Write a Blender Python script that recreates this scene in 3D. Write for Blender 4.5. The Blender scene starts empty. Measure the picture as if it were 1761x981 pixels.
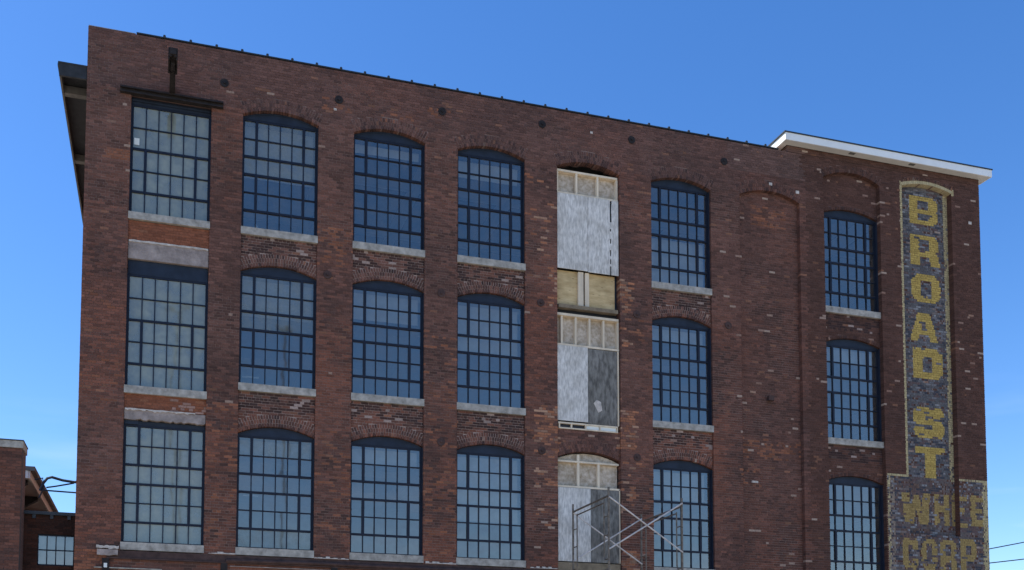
import bpy, math, random
import numpy as np
from mathutils import Vector, Matrix, noise

random.seed(11)
S = bpy.context.scene
C = S.collection

# ------------------------------------------------------------------ camera
cam_d = bpy.data.cameras.new('camera')
cam = bpy.data.objects.new('camera', cam_d)
C.objects.link(cam)
S.camera = cam
yaw, pit, rol = 0.2750186, 0.0600917, 0.0045178
f0 = Vector((math.sin(yaw)*math.cos(pit), math.cos(yaw)*math.cos(pit), math.sin(pit)))
r0 = Vector((math.cos(yaw), -math.sin(yaw), 0))
u0 = r0.cross(f0)
rr = r0*math.cos(rol) + u0*math.sin(rol)
uu = -r0*math.sin(rol) + u0*math.cos(rol)
M4 = Matrix((rr, uu, -f0)).transposed().to_4x4()
M4.translation = Vector((0, -26.1, 1.6))
cam.matrix_world = M4
cam_d.sensor_width = 36
cam_d.lens = 36*1699.98/1761
cam_d.shift_x = 125.94/1761
cam_d.shift_y = (1111.6-490.5)/1761
cam_d.clip_start = 0.1
cam_d.clip_end = 6000

# ------------------------------------------------------------------ light
SUN_AZ = math.radians(-72)      # from +Y towards -X: behind the facade, to the left
SUN_EL = math.radians(52)
W = bpy.data.worlds.new('World')
S.world = W
W.use_nodes = True
nt = W.node_tree
nt.nodes.clear()
sky = nt.nodes.new('ShaderNodeTexSky')
sky.sky_type = 'NISHITA'
sky.sun_disc = False
sky.sun_elevation = SUN_EL
sky.sun_rotation = SUN_AZ
sky.altitude = 100
sky.air_density = 1.0
sky.dust_density = 0.3
sky.ozone_density = 3.0
bg = nt.nodes.new('ShaderNodeBackground')
bg.inputs['Strength'].default_value = 0.128
out = nt.nodes.new('ShaderNodeOutputWorld')
hs = nt.nodes.new('ShaderNodeHueSaturation')
hs.inputs['Saturation'].default_value = 1.28
nt.links.new(sky.outputs[0], hs.inputs['Color'])
hs.inputs['Hue'].default_value = 0.508
tcw = nt.nodes.new('ShaderNodeTexCoord'); mpw = nt.nodes.new('ShaderNodeMapping')
mpw.inputs['Scale'].default_value = (2.2, 2.2, 14.0); mpw.inputs['Location'].default_value = (3.1, 1.3, 0.4)
nt.links.new(tcw.outputs['Generated'], mpw.inputs[0])
cn = nt.nodes.new('ShaderNodeTexNoise'); cn.inputs['Scale'].default_value = 1.6; cn.inputs['Detail'].default_value = 6
nt.links.new(mpw.outputs[0], cn.inputs['Vector'])
cr = nt.nodes.new('ShaderNodeMapRange'); cr.inputs['From Min'].default_value = 0.48; cr.inputs['From Max'].default_value = 0.75
cr.inputs['To Min'].default_value = 0.0; cr.inputs['To Max'].default_value = 0.6
nt.links.new(cn.outputs['Fac'], cr.inputs[0])
sz = nt.nodes.new('ShaderNodeSeparateXYZ'); nt.links.new(tcw.outputs['Generated'], sz.inputs[0])
er = nt.nodes.new('ShaderNodeMapRange'); er.inputs['From Min'].default_value = 0.10; er.inputs['From Max'].default_value = 0.30
er.inputs['To Min'].default_value = 1.0; er.inputs['To Max'].default_value = 0.0
nt.links.new(sz.outputs[2], er.inputs[0])
cm = nt.nodes.new('ShaderNodeMath'); cm.operation = 'MULTIPLY'
nt.links.new(cr.outputs[0], cm.inputs[0]); nt.links.new(er.outputs[0], cm.inputs[1])
cmx = nt.nodes.new('ShaderNodeMix'); cmx.data_type = 'RGBA'
nt.links.new(cm.outputs[0], cmx.inputs[0]); nt.links.new(hs.outputs[0], cmx.inputs[6])
cmx.inputs[7].default_value = (4.2, 5.0, 6.6, 1)
nt.links.new(cmx.outputs[2], bg.inputs[0])
nt.links.new(bg.outputs[0], out.inputs[0])
sd = bpy.data.lights.new('sun', 'SUN')
sd.energy = 5.0
sd.angle = math.radians(0.5)
sd.color = (1.0, 0.95, 0.88)
sun = bpy.data.objects.new('sun', sd)
C.objects.link(sun)
sdir = Vector((math.sin(SUN_AZ)*math.cos(SUN_EL), math.cos(SUN_AZ)*math.cos(SUN_EL), math.sin(SUN_EL)))
sun.rotation_euler = sdir.to_track_quat('Z', 'Y').to_euler()
sun.location = (-60, 40, 60)
S.view_settings.view_transform = 'Standard'
S.view_settings.look = 'None'
S.view_settings.gamma = 1
S.view_settings.exposure = 0.80
S.cycles.use_denoising = True
S.cycles.max_bounces = 6
S.cycles.diffuse_bounces = 3
S.cycles.glossy_bounces = 3
S.cycles.transparent_max_bounces = 8
S.cycles.caustics_reflective = False
S.cycles.caustics_refractive = False

# ------------------------------------------------------------------ materials
def new_mat(name):
    m = bpy.data.materials.new(name)
    m.use_nodes = True
    return m, m.node_tree.nodes, m.node_tree.links

def surf(name, col, rough=0.8, var=0.25, scale=6.0, metal=0.0, bump=0.15, bscale=40.0, col2=None, stretch=None, spec=0.3):
    """diffuse-ish surface; colour varies by noise between col*(1-var) and col*(1+var) or col->col2"""
    m, N, L = new_mat(name)
    b = N['Principled BSDF']
    b.inputs['Roughness'].default_value = rough
    b.inputs['Metallic'].default_value = metal
    b.inputs['Specular IOR Level'].default_value = spec
    tc = N.new('ShaderNodeTexCoord')
    src = tc.outputs['Object']
    if stretch:
        mp = N.new('ShaderNodeMapping')
        mp.inputs['Scale'].default_value = stretch
        L.new(src, mp.inputs[0]); src = mp.outputs[0]
    nz = N.new('ShaderNodeTexNoise')
    nz.inputs['Scale'].default_value = scale
    nz.inputs['Detail'].default_value = 8
    nz.inputs['Roughness'].default_value = 0.65
    L.new(src, nz.inputs['Vector'])
    rp = N.new('ShaderNodeValToRGB')
    rp.color_ramp.elements[0].position = 0.32
    rp.color_ramp.elements[1].position = 0.68
    c1 = [max(0, c*(1-var)) for c in col]; c2 = col2 or [min(1, c*(1+var)) for c in col]
    rp.color_ramp.elements[0].color = (*c1, 1)
    rp.color_ramp.elements[1].color = (*c2, 1)
    L.new(nz.outputs['Fac'], rp.inputs[0])
    L.new(rp.outputs[0], b.inputs['Base Color'])
    if bump:
        n2 = N.new('ShaderNodeTexNoise'); n2.inputs['Scale'].default_value = bscale; n2.inputs['Detail'].default_value = 4
        L.new(src, n2.inputs['Vector'])
        bp = N.new('ShaderNodeBump'); bp.inputs['Strength'].default_value = bump; bp.inputs['Distance'].default_value = 0.02
        L.new(n2.outputs['Fac'], bp.inputs['Height'])
        L.new(bp.outputs[0], b.inputs['Normal'])
    return m

def brick_mat(name, single=False):
    m, N, L = new_mat(name)
    b = N['Principled BSDF']
    b.inputs['Roughness'].default_value = 0.92
    b.inputs['Specular IOR Level'].default_value = 0.15
    if single:
        a = N.new('ShaderNodeObjectInfo'); acol = a.outputs['Color']
    else:
        a = N.new('ShaderNodeAttribute'); a.attribute_name = 'Col'; acol = a.outputs['Color']
    g = N.new('ShaderNodeNewGeometry')
    nz = N.new('ShaderNodeTexNoise'); nz.inputs['Scale'].default_value = 22; nz.inputs['Detail'].default_value = 6
    nz.inputs['Roughness'].default_value = 0.7
    L.new(g.outputs['Position'], nz.inputs['Vector'])
    mr = N.new('ShaderNodeMapRange'); mr.inputs['From Min'].default_value = 0.3; mr.inputs['From Max'].default_value = 0.7
    mr.inputs['To Min'].default_value = 0.72; mr.inputs['To Max'].default_value = 1.28
    L.new(nz.outputs['Fac'], mr.inputs[0])
    vm = N.new('ShaderNodeVectorMath'); vm.operation = 'SCALE'
    L.new(acol, vm.inputs[0]); L.new(mr.outputs[0], vm.inputs['Scale'])
    L.new(vm.outputs[0], b.inputs['Base Color'])
    bp = N.new('ShaderNodeBump'); bp.inputs['Strength'].default_value = 0.5; bp.inputs['Distance'].default_value = 0.01
    L.new(nz.outputs['Fac'], bp.inputs['Height']); L.new(bp.outputs[0], b.inputs['Normal'])
    return m

def brick_tex_mat(name, c1, c2, mortar):
    m, N, L = new_mat(name)
    b = N['Principled BSDF']; b.inputs['Roughness'].default_value = 0.92
    tc = N.new('ShaderNodeTexCoord')
    sp = N.new('ShaderNodeSeparateXYZ'); L.new(tc.outputs['Object'], sp.inputs[0])
    ad = N.new('ShaderNodeMath'); ad.operation = 'ADD'; L.new(sp.outputs[0], ad.inputs[0]); L.new(sp.outputs[1], ad.inputs[1])
    cb = N.new('ShaderNodeCombineXYZ'); L.new(ad.outputs[0], cb.inputs[0]); L.new(sp.outputs[2], cb.inputs[1])
    bt = N.new('ShaderNodeTexBrick')
    bt.inputs['Scale'].default_value = 1
    bt.inputs['Brick Width'].default_value = 0.213; bt.inputs['Row Height'].default_value = 0.073; bt.inputs['Mortar Size'].default_value = 0.006
    bt.inputs['Color1'].default_value = (*c1, 1); bt.inputs['Color2'].default_value = (*c2, 1); bt.inputs['Mortar'].default_value = (*mortar, 1)
    L.new(cb.outputs[0], bt.inputs['Vector']); L.new(bt.outputs['Color'], b.inputs['Base Color'])
    return m

def glass_mat(name, dmin, dmax, dcol):
    m, N, L = new_mat(name)
    N.remove(N['Principled BSDF'])
    o = N['Material Output']
    tr = N.new('ShaderNodeBsdfTransparent'); tr.inputs[0].default_value = (0.74, 0.78, 0.76, 1)
    gl = N.new('ShaderNodeBsdfGlossy'); gl.inputs['Roughness'].default_value = 0.03; gl.inputs[0].default_value = (1.0, 0.90, 0.80, 1)
    g = N.new('ShaderNodeNewGeometry')
    nz = N.new('ShaderNodeTexNoise'); nz.inputs['Scale'].default_value = 1.3; nz.inputs['Detail'].default_value = 2
    L.new(g.outputs['Position'], nz.inputs['Vector'])
    bp = N.new('ShaderNodeBump'); bp.inputs['Strength'].default_value = 0.05; bp.inputs['Distance'].default_value = 0.03
    L.new(nz.outputs['Fac'], bp.inputs['Height']); L.new(bp.outputs[0], gl.inputs['Normal'])
    fr = N.new('ShaderNodeFresnel'); fr.inputs['IOR'].default_value = 1.5
    mr = N.new('ShaderNodeMapRange'); mr.inputs['To Min'].default_value = 0.22; mr.inputs['To Max'].default_value = 1.0
    L.new(fr.outputs[0], mr.inputs[0])
    mx = N.new('ShaderNodeMixShader')
    L.new(mr.outputs[0], mx.inputs[0]); L.new(tr.outputs[0], mx.inputs[1]); L.new(gl.outputs[0], mx.inputs[2])
    # a patchy diffuse coat mixed over the glass
    df = N.new('ShaderNodeBsdfDiffuse'); df.inputs[0].default_value = (*dcol, 1)
    n2 = N.new('ShaderNodeTexNoise'); n2.inputs['Scale'].default_value = 3.5; n2.inputs['Detail'].default_value = 7
    L.new(g.outputs['Position'], n2.inputs['Vector'])
    m2 = N.new('ShaderNodeMapRange'); m2.inputs['From Min'].default_value = 0.35; m2.inputs['From Max'].default_value = 0.8
    m2.inputs['To Min'].default_value = dmin; m2.inputs['To Max'].default_value = dmax
    L.new(n2.outputs['Fac'], m2.inputs[0])
    m3 = N.new('ShaderNodeMixShader')
    L.new(m2.outputs[0], m3.inputs[0]); L.new(mx.outputs[0], m3.inputs[1]); L.new(df.outputs[0], m3.inputs[2])
    L.new(m3.outputs[0], o.inputs[0])
    return m

def board_mat(name, lo, hi, dark, sc, stretch, knot):
    m, N, L = new_mat(name)
    b = N['Principled BSDF']; b.inputs['Roughness'].default_value = 0.85; b.inputs['Specular IOR Level'].default_value = 0.2
    tc = N.new('ShaderNodeTexCoord')
    mp = N.new('ShaderNodeMapping'); mp.inputs['Scale'].default_value = stretch; L.new(tc.outputs['Object'], mp.inputs[0])
    def noise_(scale, detail, src):
        n = N.new('ShaderNodeTexNoise'); n.inputs['Scale'].default_value = scale; n.inputs['Detail'].default_value = detail
        n.inputs['Roughness'].default_value = 0.6; L.new(src, n.inputs['Vector']); return n.outputs['Fac']
    def ramp(src, a, b_, c0, c1):
        r = N.new('ShaderNodeValToRGB'); r.color_ramp.elements[0].position = a; r.color_ramp.elements[1].position = b_
        r.color_ramp.elements[0].color = (*c0, 1); r.color_ramp.elements[1].color = (*c1, 1); L.new(src, r.inputs[0]); return r.outputs[0]
    def mul(a, b_):
        x = N.new('ShaderNodeMix'); x.data_type = 'RGBA'; x.blend_type = 'MULTIPLY'; x.inputs[0].default_value = 1
        L.new(a, x.inputs[6]); L.new(b_, x.inputs[7]); return x.outputs[2]
    c = ramp(noise_(sc, 8, mp.outputs[0]), 0.36, 0.62, lo, hi)
    c = mul(c, ramp(noise_(1.7, 3, tc.outputs['Object']), 0.35, 0.6, (.80, .79, .77), (1, 1, 1)))
    v = N.new('ShaderNodeTexVoronoi'); v.inputs['Scale'].default_value = knot; L.new(mp.outputs[0], v.inputs['Vector'])
    c = mul(c, ramp(v.outputs['Distance'], 0.05, 0.16, dark, (1, 1, 1)))
    L.new(c, b.inputs['Base Color'])
    return m

MAT = {}
MAT['brick'] = brick_mat('weathered_brick')
MAT['brick1'] = brick_mat('weathered_brick_single', True)
MAT['glass'] = glass_mat('window_glass', 0.06, 0.22, (0.26, 0.25, 0.24))
MAT['milky'] = glass_mat('lightened_window_glass', 0.42, 0.78, (0.34, 0.37, 0.31))  # first column: interior lightness put into the glass as a pale diffuse coat
MAT['semi'] = glass_mat('half_lightened_window_glass', 0.25, 0.60, (0.25, 0.27, 0.24))  # weaker pale coat, paints lightness into some second-column panes
MAT['frame'] = surf('dark_navy_frame_paint', (0.009, 0.013, 0.026), 0.55, 0.15, bump=0)
MAT['head'] = surf('dark_head_panel', (0.016, 0.024, 0.040), 0.6, 0.3, 3, bump=0.05)
MAT['sill'] = surf('limestone_sill', (0.37, 0.34, 0.29), 0.85, 0.40, 5, bump=0.4, bscale=30)
MAT['concrete'] = surf('stained_concrete', (0.30, 0.245, 0.215), 0.9, 0.4, 4, bump=0.5, bscale=25)
MAT['plaster'] = surf('lime_plaster', (0.52, 0.46, 0.40), 0.95, 0.3, 9, bump=0.6, bscale=30)
MAT['white'] = surf('white_trim_paint', (0.80, 0.81, 0.78), 0.5, 0.06, 2, bump=0)
MAT['soffit'] = surf('white_soffit', (0.62, 0.60, 0.54), 0.6, 0.08, 2, bump=0)
MAT['steel'] = surf('rusty_black_steel', (0.022, 0.017, 0.015), 0.75, 0.5, 8, metal=0.0, bump=0.3)
MAT['rust'] = surf('rusty_brown_steel', (0.070, 0.040, 0.033), 0.8, 0.4, 6, bump=0.3)
MAT['coping'] = surf('dark_metal_coping', (0.035, 0.042, 0.050), 0.5, 0.2, 4, bump=0)
MAT['eave'] = surf('dark_eave_boards', (0.030, 0.032, 0.034), 0.7, 0.35, 5, bump=0.2)
MAT['eavegrey'] = surf('grey_eave_timber', (0.13, 0.125, 0.11), 0.8, 0.3, 5, bump=0.2)
MAT['osbwhite'] = board_mat('whitewashed_sheathing', (0.50, 0.475, 0.43), (0.78, 0.74, 0.67), (.62, .60, .57), 5.5, (3.4, 1, .9), 2.6)
MAT['osbgrey'] = board_mat('weathered_grey_sheathing', (0.11, 0.102, 0.090), (0.26, 0.245, 0.215), (.6, .6, .6), 4.0, (2.4, 1, .8), 2.6)
MAT['osb'] = board_mat('strand_board', (0.42, 0.33, 0.23), (0.66, 0.56, 0.44), (.75, .7, .65), 9.0, (1, 1, 1), 6.0)
MAT['ply'] = board_mat('yellow_plywood', (0.52, 0.37, 0.18), (0.68, 0.51, 0.27), (.35, .28, .2), 3.0, (1, 1, 4), 3.4)
MAT['timber'] = surf('pale_timber', (0.70, 0.58, 0.42), 0.75, 0.18, 3, bump=0.15, stretch=(1, 1, 0.2))
MAT['oldtimber'] = surf('old_brown_timber', (0.22, 0.17, 0.11), 0.8, 0.35, 4, bump=0.2)
MAT['galv'] = surf('galvanised_tube', (0.55, 0.50, 0.46), 0.6, 0.3, 10, metal=0.1, bump=0)
MAT['yellowtube'] = surf('worn_scaffold_frame_paint', (0.16, 0.13, 0.10), 0.6, 0.5, 12, metal=0.2, bump=0)
MAT['cream'] = surf('cream_fascia_paint', (0.80, 0.76, 0.68), 0.6, 0.08, 3, bump=0)
MAT['roof'] = surf('grey_roofing', (0.16, 0.15, 0.14), 0.8, 0.2, 3, bump=0.2)
MAT['interior'] = surf('pale_interior_paint', (0.55, 0.57, 0.55), 0.9, 0.08, 1, bump=0)
MAT['woodfloor'] = surf('interior_timber_deck', (0.32, 0.25, 0.18), 0.8, 0.2, 2, bump=0)
MAT['asphalt'] = surf('pale_gravel_lot', (0.30, 0.27, 0.23), 0.95, 0.2, 0.8, bump=0.3, bscale=60)
MAT['dirt'] = surf('dry_ground', (0.26, 0.23, 0.17), 0.95, 0.3, 0.05, bump=0)
MAT['cable'] = surf('black_cable', (0.03, 0.035, 0.045), 0.6, 0.1, 5, bump=0)
MAT['paper'] = surf('white_paper', (0.75, 0.77, 0.72), 0.8, 0.05, 5, bump=0)
MAT['palepanel'] = surf('pale_backing_panel', (0.80, 0.75, 0.68), 0.9, 0.12, 1.5, bump=0)  # pale panels behind the glass that lighten the panes
MAT['pole'] = surf('weathered_pole_wood', (0.12, 0.09, 0.07), 0.9, 0.3, 6, bump=0.3)
MAT['wallback'] = brick_tex_mat('plain_brick_wall', (0.11, 0.055, 0.045), (0.16, 0.08, 0.06), (0.15, 0.12, 0.11))

# ------------------------------------------------------------------ mesh helper
class MB:
    def __init__(self):
        self.v = []; self.f = []; self.c = []
    def quad(self, a, b, c, d, col=None):
        n = len(self.v); self.v += [a, b, c, d]; self.f.append((n, n+1, n+2, n+3)); self.c.append(col)
    def box(self, x0, x1, y0, y1, z0, z1, col=None, back=True, jit=0.0):
        n = len(self.v)
        P = [(x0,y0,z0),(x1,y0,z0),(x1,y0,z1),(x0,y0,z1),(x0,y1,z0),(x1,y1,z0),(x1,y1,z1),(x0,y1,z1)]
        if jit:
            R = random.uniform
            P = [(p[0]+R(-jit,jit), p[1], p[2]+R(-jit,jit)) if i < 4 else p for i, p in enumerate(P)]
        self.v += P
        F = [(0,1,2,3),(1,5,6,2),(4,0,3,7),(3,2,6,7),(4,5,1,0)]
        if back: F.append((5,4,7,6))
        for f in F:
            self.f.append(tuple(n+i for i in f)); self.c.append(col)
        return self
    def obox(self, c, ax, ay, az, hx, hy, hz, col=None):
        """oriented box: centre, three unit axes, half sizes"""
        n = len(self.v)
        for sy in (-1, 1):
            for sx, sz in ((-1,-1),(1,-1),(1,1),(-1,1)):
                self.v.append(tuple(c + ax*(sx*hx) + ay*(sy*hy) + az*(sz*hz)))
        for f in [(0,1,2,3),(1,5,6,2),(4,0,3,7),(3,2,6,7),(4,5,1,0),(5,4,7,6)]:
            self.f.append(tuple(n+i for i in f)); self.c.append(col)
        return self
    def tube(self, pts, r, seg=8, cap=True):
        pts = [Vector(p) for p in pts]
        rings = []
        for i, p in enumerate(pts):
            d = (pts[min(i+1, len(pts)-1)] - pts[max(i-1, 0)]).normalized()
            a = d.cross(Vector((0, 0, 1)))
            if a.length < 0.05: a = d.cross(Vector((1, 0, 0)))
            a.normalize(); b = d.cross(a)
            n = len(self.v); rings.append(n)
            for k in range(seg):
                t = 2*math.pi*k/seg
                self.v.append(tuple(p + a*(r*math.cos(t)) + b*(r*math.sin(t))))
        for i in range(len(pts)-1):
            for k in range(seg):
                k2 = (k+1) % seg
                self.f.append((rings[i]+k, rings[i+1]+k, rings[i+1]+k2, rings[i]+k2)); self.c.append(None)
        if cap:
            self.f.append(tuple(rings[0]+k for k in range(seg))); self.c.append(None)
            self.f.append(tuple(rings[-1]+k for k in reversed(range(seg)))); self.c.append(None)
        return self
    def prism(self, poly, y0, y1, col=None):
        """poly: list of (x,z) anticlockwise seen from -Y"""
        n = len(self.v); k = len(poly)
        self.v += [(x, y0, z) for x, z in poly] + [(x, y1, z) for x, z in poly]
        self.f.append(tuple(n+i for i in range(k))); self.c.append(col)
        self.f.append(tuple(n+k+i for i in reversed(range(k)))); self.c.append(col)
        for i in range(k):
            j = (i+1) % k
            self.f.append((n+j, n+i, n+k+i, n+k+j)); self.c.append(col)
        return self
    def mesh(self, name, mat):
        me = bpy.data.meshes.new(name)
        me.from_pydata(self.v, [], self.f)
        if self.c and any(c is not None for c in self.c):
            at = me.attributes.new('Col', 'FLOAT_COLOR', 'FACE')
            arr = np.ones((len(self.c), 4), np.float32)
            for i, c in enumerate(self.c):
                if c is not None: arr[i, :3] = c
            at.data.foreach_set('color', arr.ravel())
        me.materials.append(MAT[mat] if isinstance(mat, str) else mat)
        return me
    def build(self, name, mat, parent=None, label=None, kind=None):
        o = bpy.data.objects.new(name, self.mesh(name, mat))
        C.objects.link(o)
        if parent: o.parent = parent
        if label: o['label'] = label
        if kind: o['kind'] = kind
        return o

def bx(*a): return MB().box(*a)
def thing(name, label, cat, loc=(0, 0, 0), group=None):
    o = bpy.data.objects.new(name, None); C.objects.link(o)
    o.location = loc; o['label'] = label; o['category'] = cat
    if group: o['group'] = group
    return o

# ------------------------------------------------------------------ ground
g = bx(-2500, 2500, -2500, 2500, -0.3, 0).build('ground', 'dirt'); g['kind'] = 'structure'
g = bx(-60, 90, -90, 60, 0.0, 0.004).build('parking_lot', 'asphalt'); g['kind'] = 'structure'

# ------------------------------------------------------------------ facade layout (metres)
CH = 0.0732            # course height
BL = 0.214             # stretcher + joint
XL, XR = -2.12, 26.14
ZB = 4.25
RISE = 0.22
RT = 0.33              # three rowlock rings
class Arch:
    def __init__(s, x0, x1, zs, rise=RISE, ring=RT):
        s.x0, s.x1, s.zs, s.rise, s.ring = x0, x1, zs, rise, ring
        s.c = (x0+x1)/2; w = x1-x0
        s.R = (w*w/4+rise*rise)/(2*rise); s.zc = zs+rise-s.R
        s.th = math.asin(w/2/s.R)
    def z(s, x): return s.zc + math.sqrt(max(0, s.R**2-(x-s.c)**2))
    def open_half(s, z):
        if z <= s.zs: return (s.x1-s.x0)/2
        d = s.R**2-(z-s.zc)**2
        return math.sqrt(d) if d > 0 else 0
    def ring_half(s, z):
        if z <= s.zs: return (s.x1-s.x0)/2
        d = (s.R+s.ring)**2-(z-s.zc)**2
        if d <= 0: return 0
        return min(math.sqrt(d), (z-s.zc)*math.tan(s.th))

COLS = {1: (-1.02, 1.02), 2: (1.845, 3.88), 3: (4.863, 6.90), 4: (7.865, 9.90), 5: (10.90, 12.90),
        6: (13.946, 15.965), 7: (16.98, 19.13), 8: (20.03, 22.16), 9: (23.03, 25.00)}
SP = {1: 17.43, 2: 13.15, 3: 8.76}
SL = {1: 14.33, 2: 10.09, 3: 5.71}
SILL_H = 0.20
bays = []      # (x0,x1,arch or None,zbottom,ztop,depth)
BAYD = {1: 0.05, 2: 0.05, 3: 0.05, 4: 0.05, 5: 0.06, 6: 0.06, 7: 0.13, 8: 0.14, 9: 0.20}
BAYA = {}
for c in range(2, 10):
    x0, x1 = COLS[c]
    zs, ri = {7: (17.47, 0.25), 8: (18.50, 0.27), 9: (18.66, 0.16)}.get(c, (SP[1], RISE))
    BAYA[c] = Arch(x0, x1, zs, ri, RT if c < 8 else 0.22)
BAYBOT = {1: 5.51, 2: 5.51, 3: 5.51, 4: 5.51, 5: ZB, 6: ZB, 7: ZB, 8: ZB, 9: 7.15}

# window list: col, row, x0, x1, sill z, opening top spring, grid top, face plane y, arch?
WIN = []
for c in (2, 3, 4, 6, 8):
    for r in (1, 2, 3):
        x0, x1 = COLS[c]
        if c == 8:
            zs = {1: 17.40, 2: 13.17, 3: 8.72}[r]; sl = {1: 14.33, 2: 10.09, 3: 5.66}[r]; ri = 0.20
        else:
            zs, sl, ri = SP[r], SL[r], RISE
        WIN.append(dict(c=c, r=r, x0=x0, x1=x1, sill=sl, zs=zs, gt=zs-0.03, arch=Arch(x0, x1, zs, ri, RT if c < 8 else 0.11), y=BAYD[c]))
WIN.append(dict(c=1, r=1, x0=-1.02, x1=1.02, sill=14.33, zs=17.47, gt=17.30, arch=None, y=0.05))
WIN.append(dict(c=1, r=2, x0=-1.02, x1=1.02, sill=9.76, zs=13.11, gt=12.74, arch=None, y=0.05))
WIN.append(dict(c=1, r=3, x0=-1.02, x1=1.02, sill=5.71, zs=8.88, gt=8.78, arch=None, y=0.05))
A5 = {1: BAYA[5], 3: Arch(*COLS[5], 8.78, RISE, RT)}

# ------------------------------------------------------------------ brick colours
def nz(x, z, s, o=0.0): return noise.noise(Vector((x*s+o, z*s-o, o*0.7)))
def mix(a, b, t): return tuple(a[i]*(1-t)+b[i]*t for i in range(3))
ORANGE = [(12.90, 13.5, 12.3, 13.2, .25), (10.3, 10.9, 6.8, 9.0, .2), (12.95, 13.8, 7.0, 9.0, .15), (-2.1, -1.1, 9.0, 12.0, .10), (1.1, 1.8, 6.0, 9.5, .18), (3.95, 4.8, 6.0, 9.0, .22), (6.95, 7.8, 5.6, 8.9, .18), (9.95, 10.85, 14.0, 17.0, .10), (12.90, 13.22, 13.25, 14.25, .6), (12.90, 13.35, 9.2, 10.25, .75), (10.3, 10.9, 9.2, 10.2, .6), (10.78, 10.9, 13.2, 14.4, .6),
          (17.6, 18.6, 16.7, 17.2, .45), (4.1, 4.7, 18.0, 18.3, .35), (5.6, 6.6, 17.95, 18.1, .3), (7.0, 7.5, 18.3, 18.5, .5),
          (-2.12, -1.4, 4.3, 5.45, .7), (17.1, 19.0, 9.3, 9.8, .45), (-1.6, -1.05, 15.7, 15.9, .9), (3.95, 4.8, 13.6, 14.6, .25),
          (6.95, 7.8, 9.0, 12.0, .15), (17.0, 17.6, 8.4, 8.9, .3), (12.9, 13.3, 5.6, 6.1, .8), (10.0, 10.85, 8.9, 9.6, .35)]
def brick_col(x, z, bay=None):
    R = random.random
    base = (0.178, 0.086, 0.064)
    red = (0.220, 0.084, 0.052)
    dark = (0.092, 0.050, 0.040)
    t = max(0, min(1, 0.40 + 0.9*nz(x, z, 0.35, 3) + (10-z)*0.055 + R()*0.5-0.25))
    col = mix(base, red, t)
    d = max(0, min(1, 0.26 + 0.8*nz(x, z, 0.9, 9) + R()*0.9-0.34))
    col = mix(col, dark, d)
    if x > 16.5: col = mix(col, (0.105, 0.052, 0.040), 0.30)
    if x > 19.35+0.25*nz(x, z, 2, 1) : col = mix(col, (0.080, 0.040, 0.029), 0.60)
    elif x > 16.5 and z > 18.2: col = mix(col, (0.15, 0.10, 0.085), 0.4)
    if z > 17.6 and x < 17: col = mix(col, (0.130, 0.074, 0.062), 0.35)
    for a, b, c, e, p in ORANGE:
        if a-.1 < x < b+.1 and c-.05 < z < e+.05 and R() < p:
            col = mix(col, ((0.42, 0.17, 0.085) if R() < .7 else (0.46, 0.27, 0.17)) if 10.2 < x < 13.5 else (0.30, 0.115, 0.06), 0.35+0.5*R())
    if bay == 1: # infill of newer orange brick
        col = mix((0.25, 0.090, 0.048), (0.20, 0.076, 0.044), R()*0.7+0.3*max(0, nz(x, z, 3, 2)))
        if z < 9.7 and x > 0.2 and R() < .3: col = mix(col, (0.40, 0.27, 0.22), .6)
    sc = 0.80 + 0.4*R()
    # scattered pale replacement bricks
    pz = nz(x, z, 0.55, 21)
    pale = 0.0015 + (0.007 if x > 16.2 else 0) + max(0, pz)*0.028
    if x < 16.2: pale *= 0.5
    if x > 20: pale += 0.018
    if R() < pale:
        col = mix((0.25, 0.14, 0.10), (0.40, 0.29, 0.22), R()); sc = 1
    if R() < 0.012: col = mix(col, (0.30, 0.14, 0.08), .5)
    # bands under the sills where joints are washed out
    if bay in (2, 3, 4, 6, 8):
        for r in (1, 2):
            dz = SL[r]-SILL_H-z
            if 0 < dz < 0.5:
                if R() < .55: col = mix(col, (0.045, 0.028, 0.026), .8)
                elif R() < .10: col = (0.33, 0.24, 0.20)
    return tuple(max(0.012, c*sc) for c in col)

def mortar_col(x, z, bay=None):
    m = (0.26, 0.178, 0.148)
    t = 0.5+1.3*nz(x, z, 0.6, 5)
    m = mix(m, (0.160, 0.095, 0.076), max(0, min(1, t)))
    if bay in (2, 3, 4, 6): 
        m = mix(m, (0.29, 0.215, 0.18), .5)
        if any(0 < SL[r]-SILL_H-z < 0.9 for r in (1, 2)): m = (0.36, 0.265, 0.22)
    if bay == 1: m = (0.23, 0.105, 0.068)
    if x > 19.35: m = mix(m, (0.09, 0.055, 0.05), .6)
    return m

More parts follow.
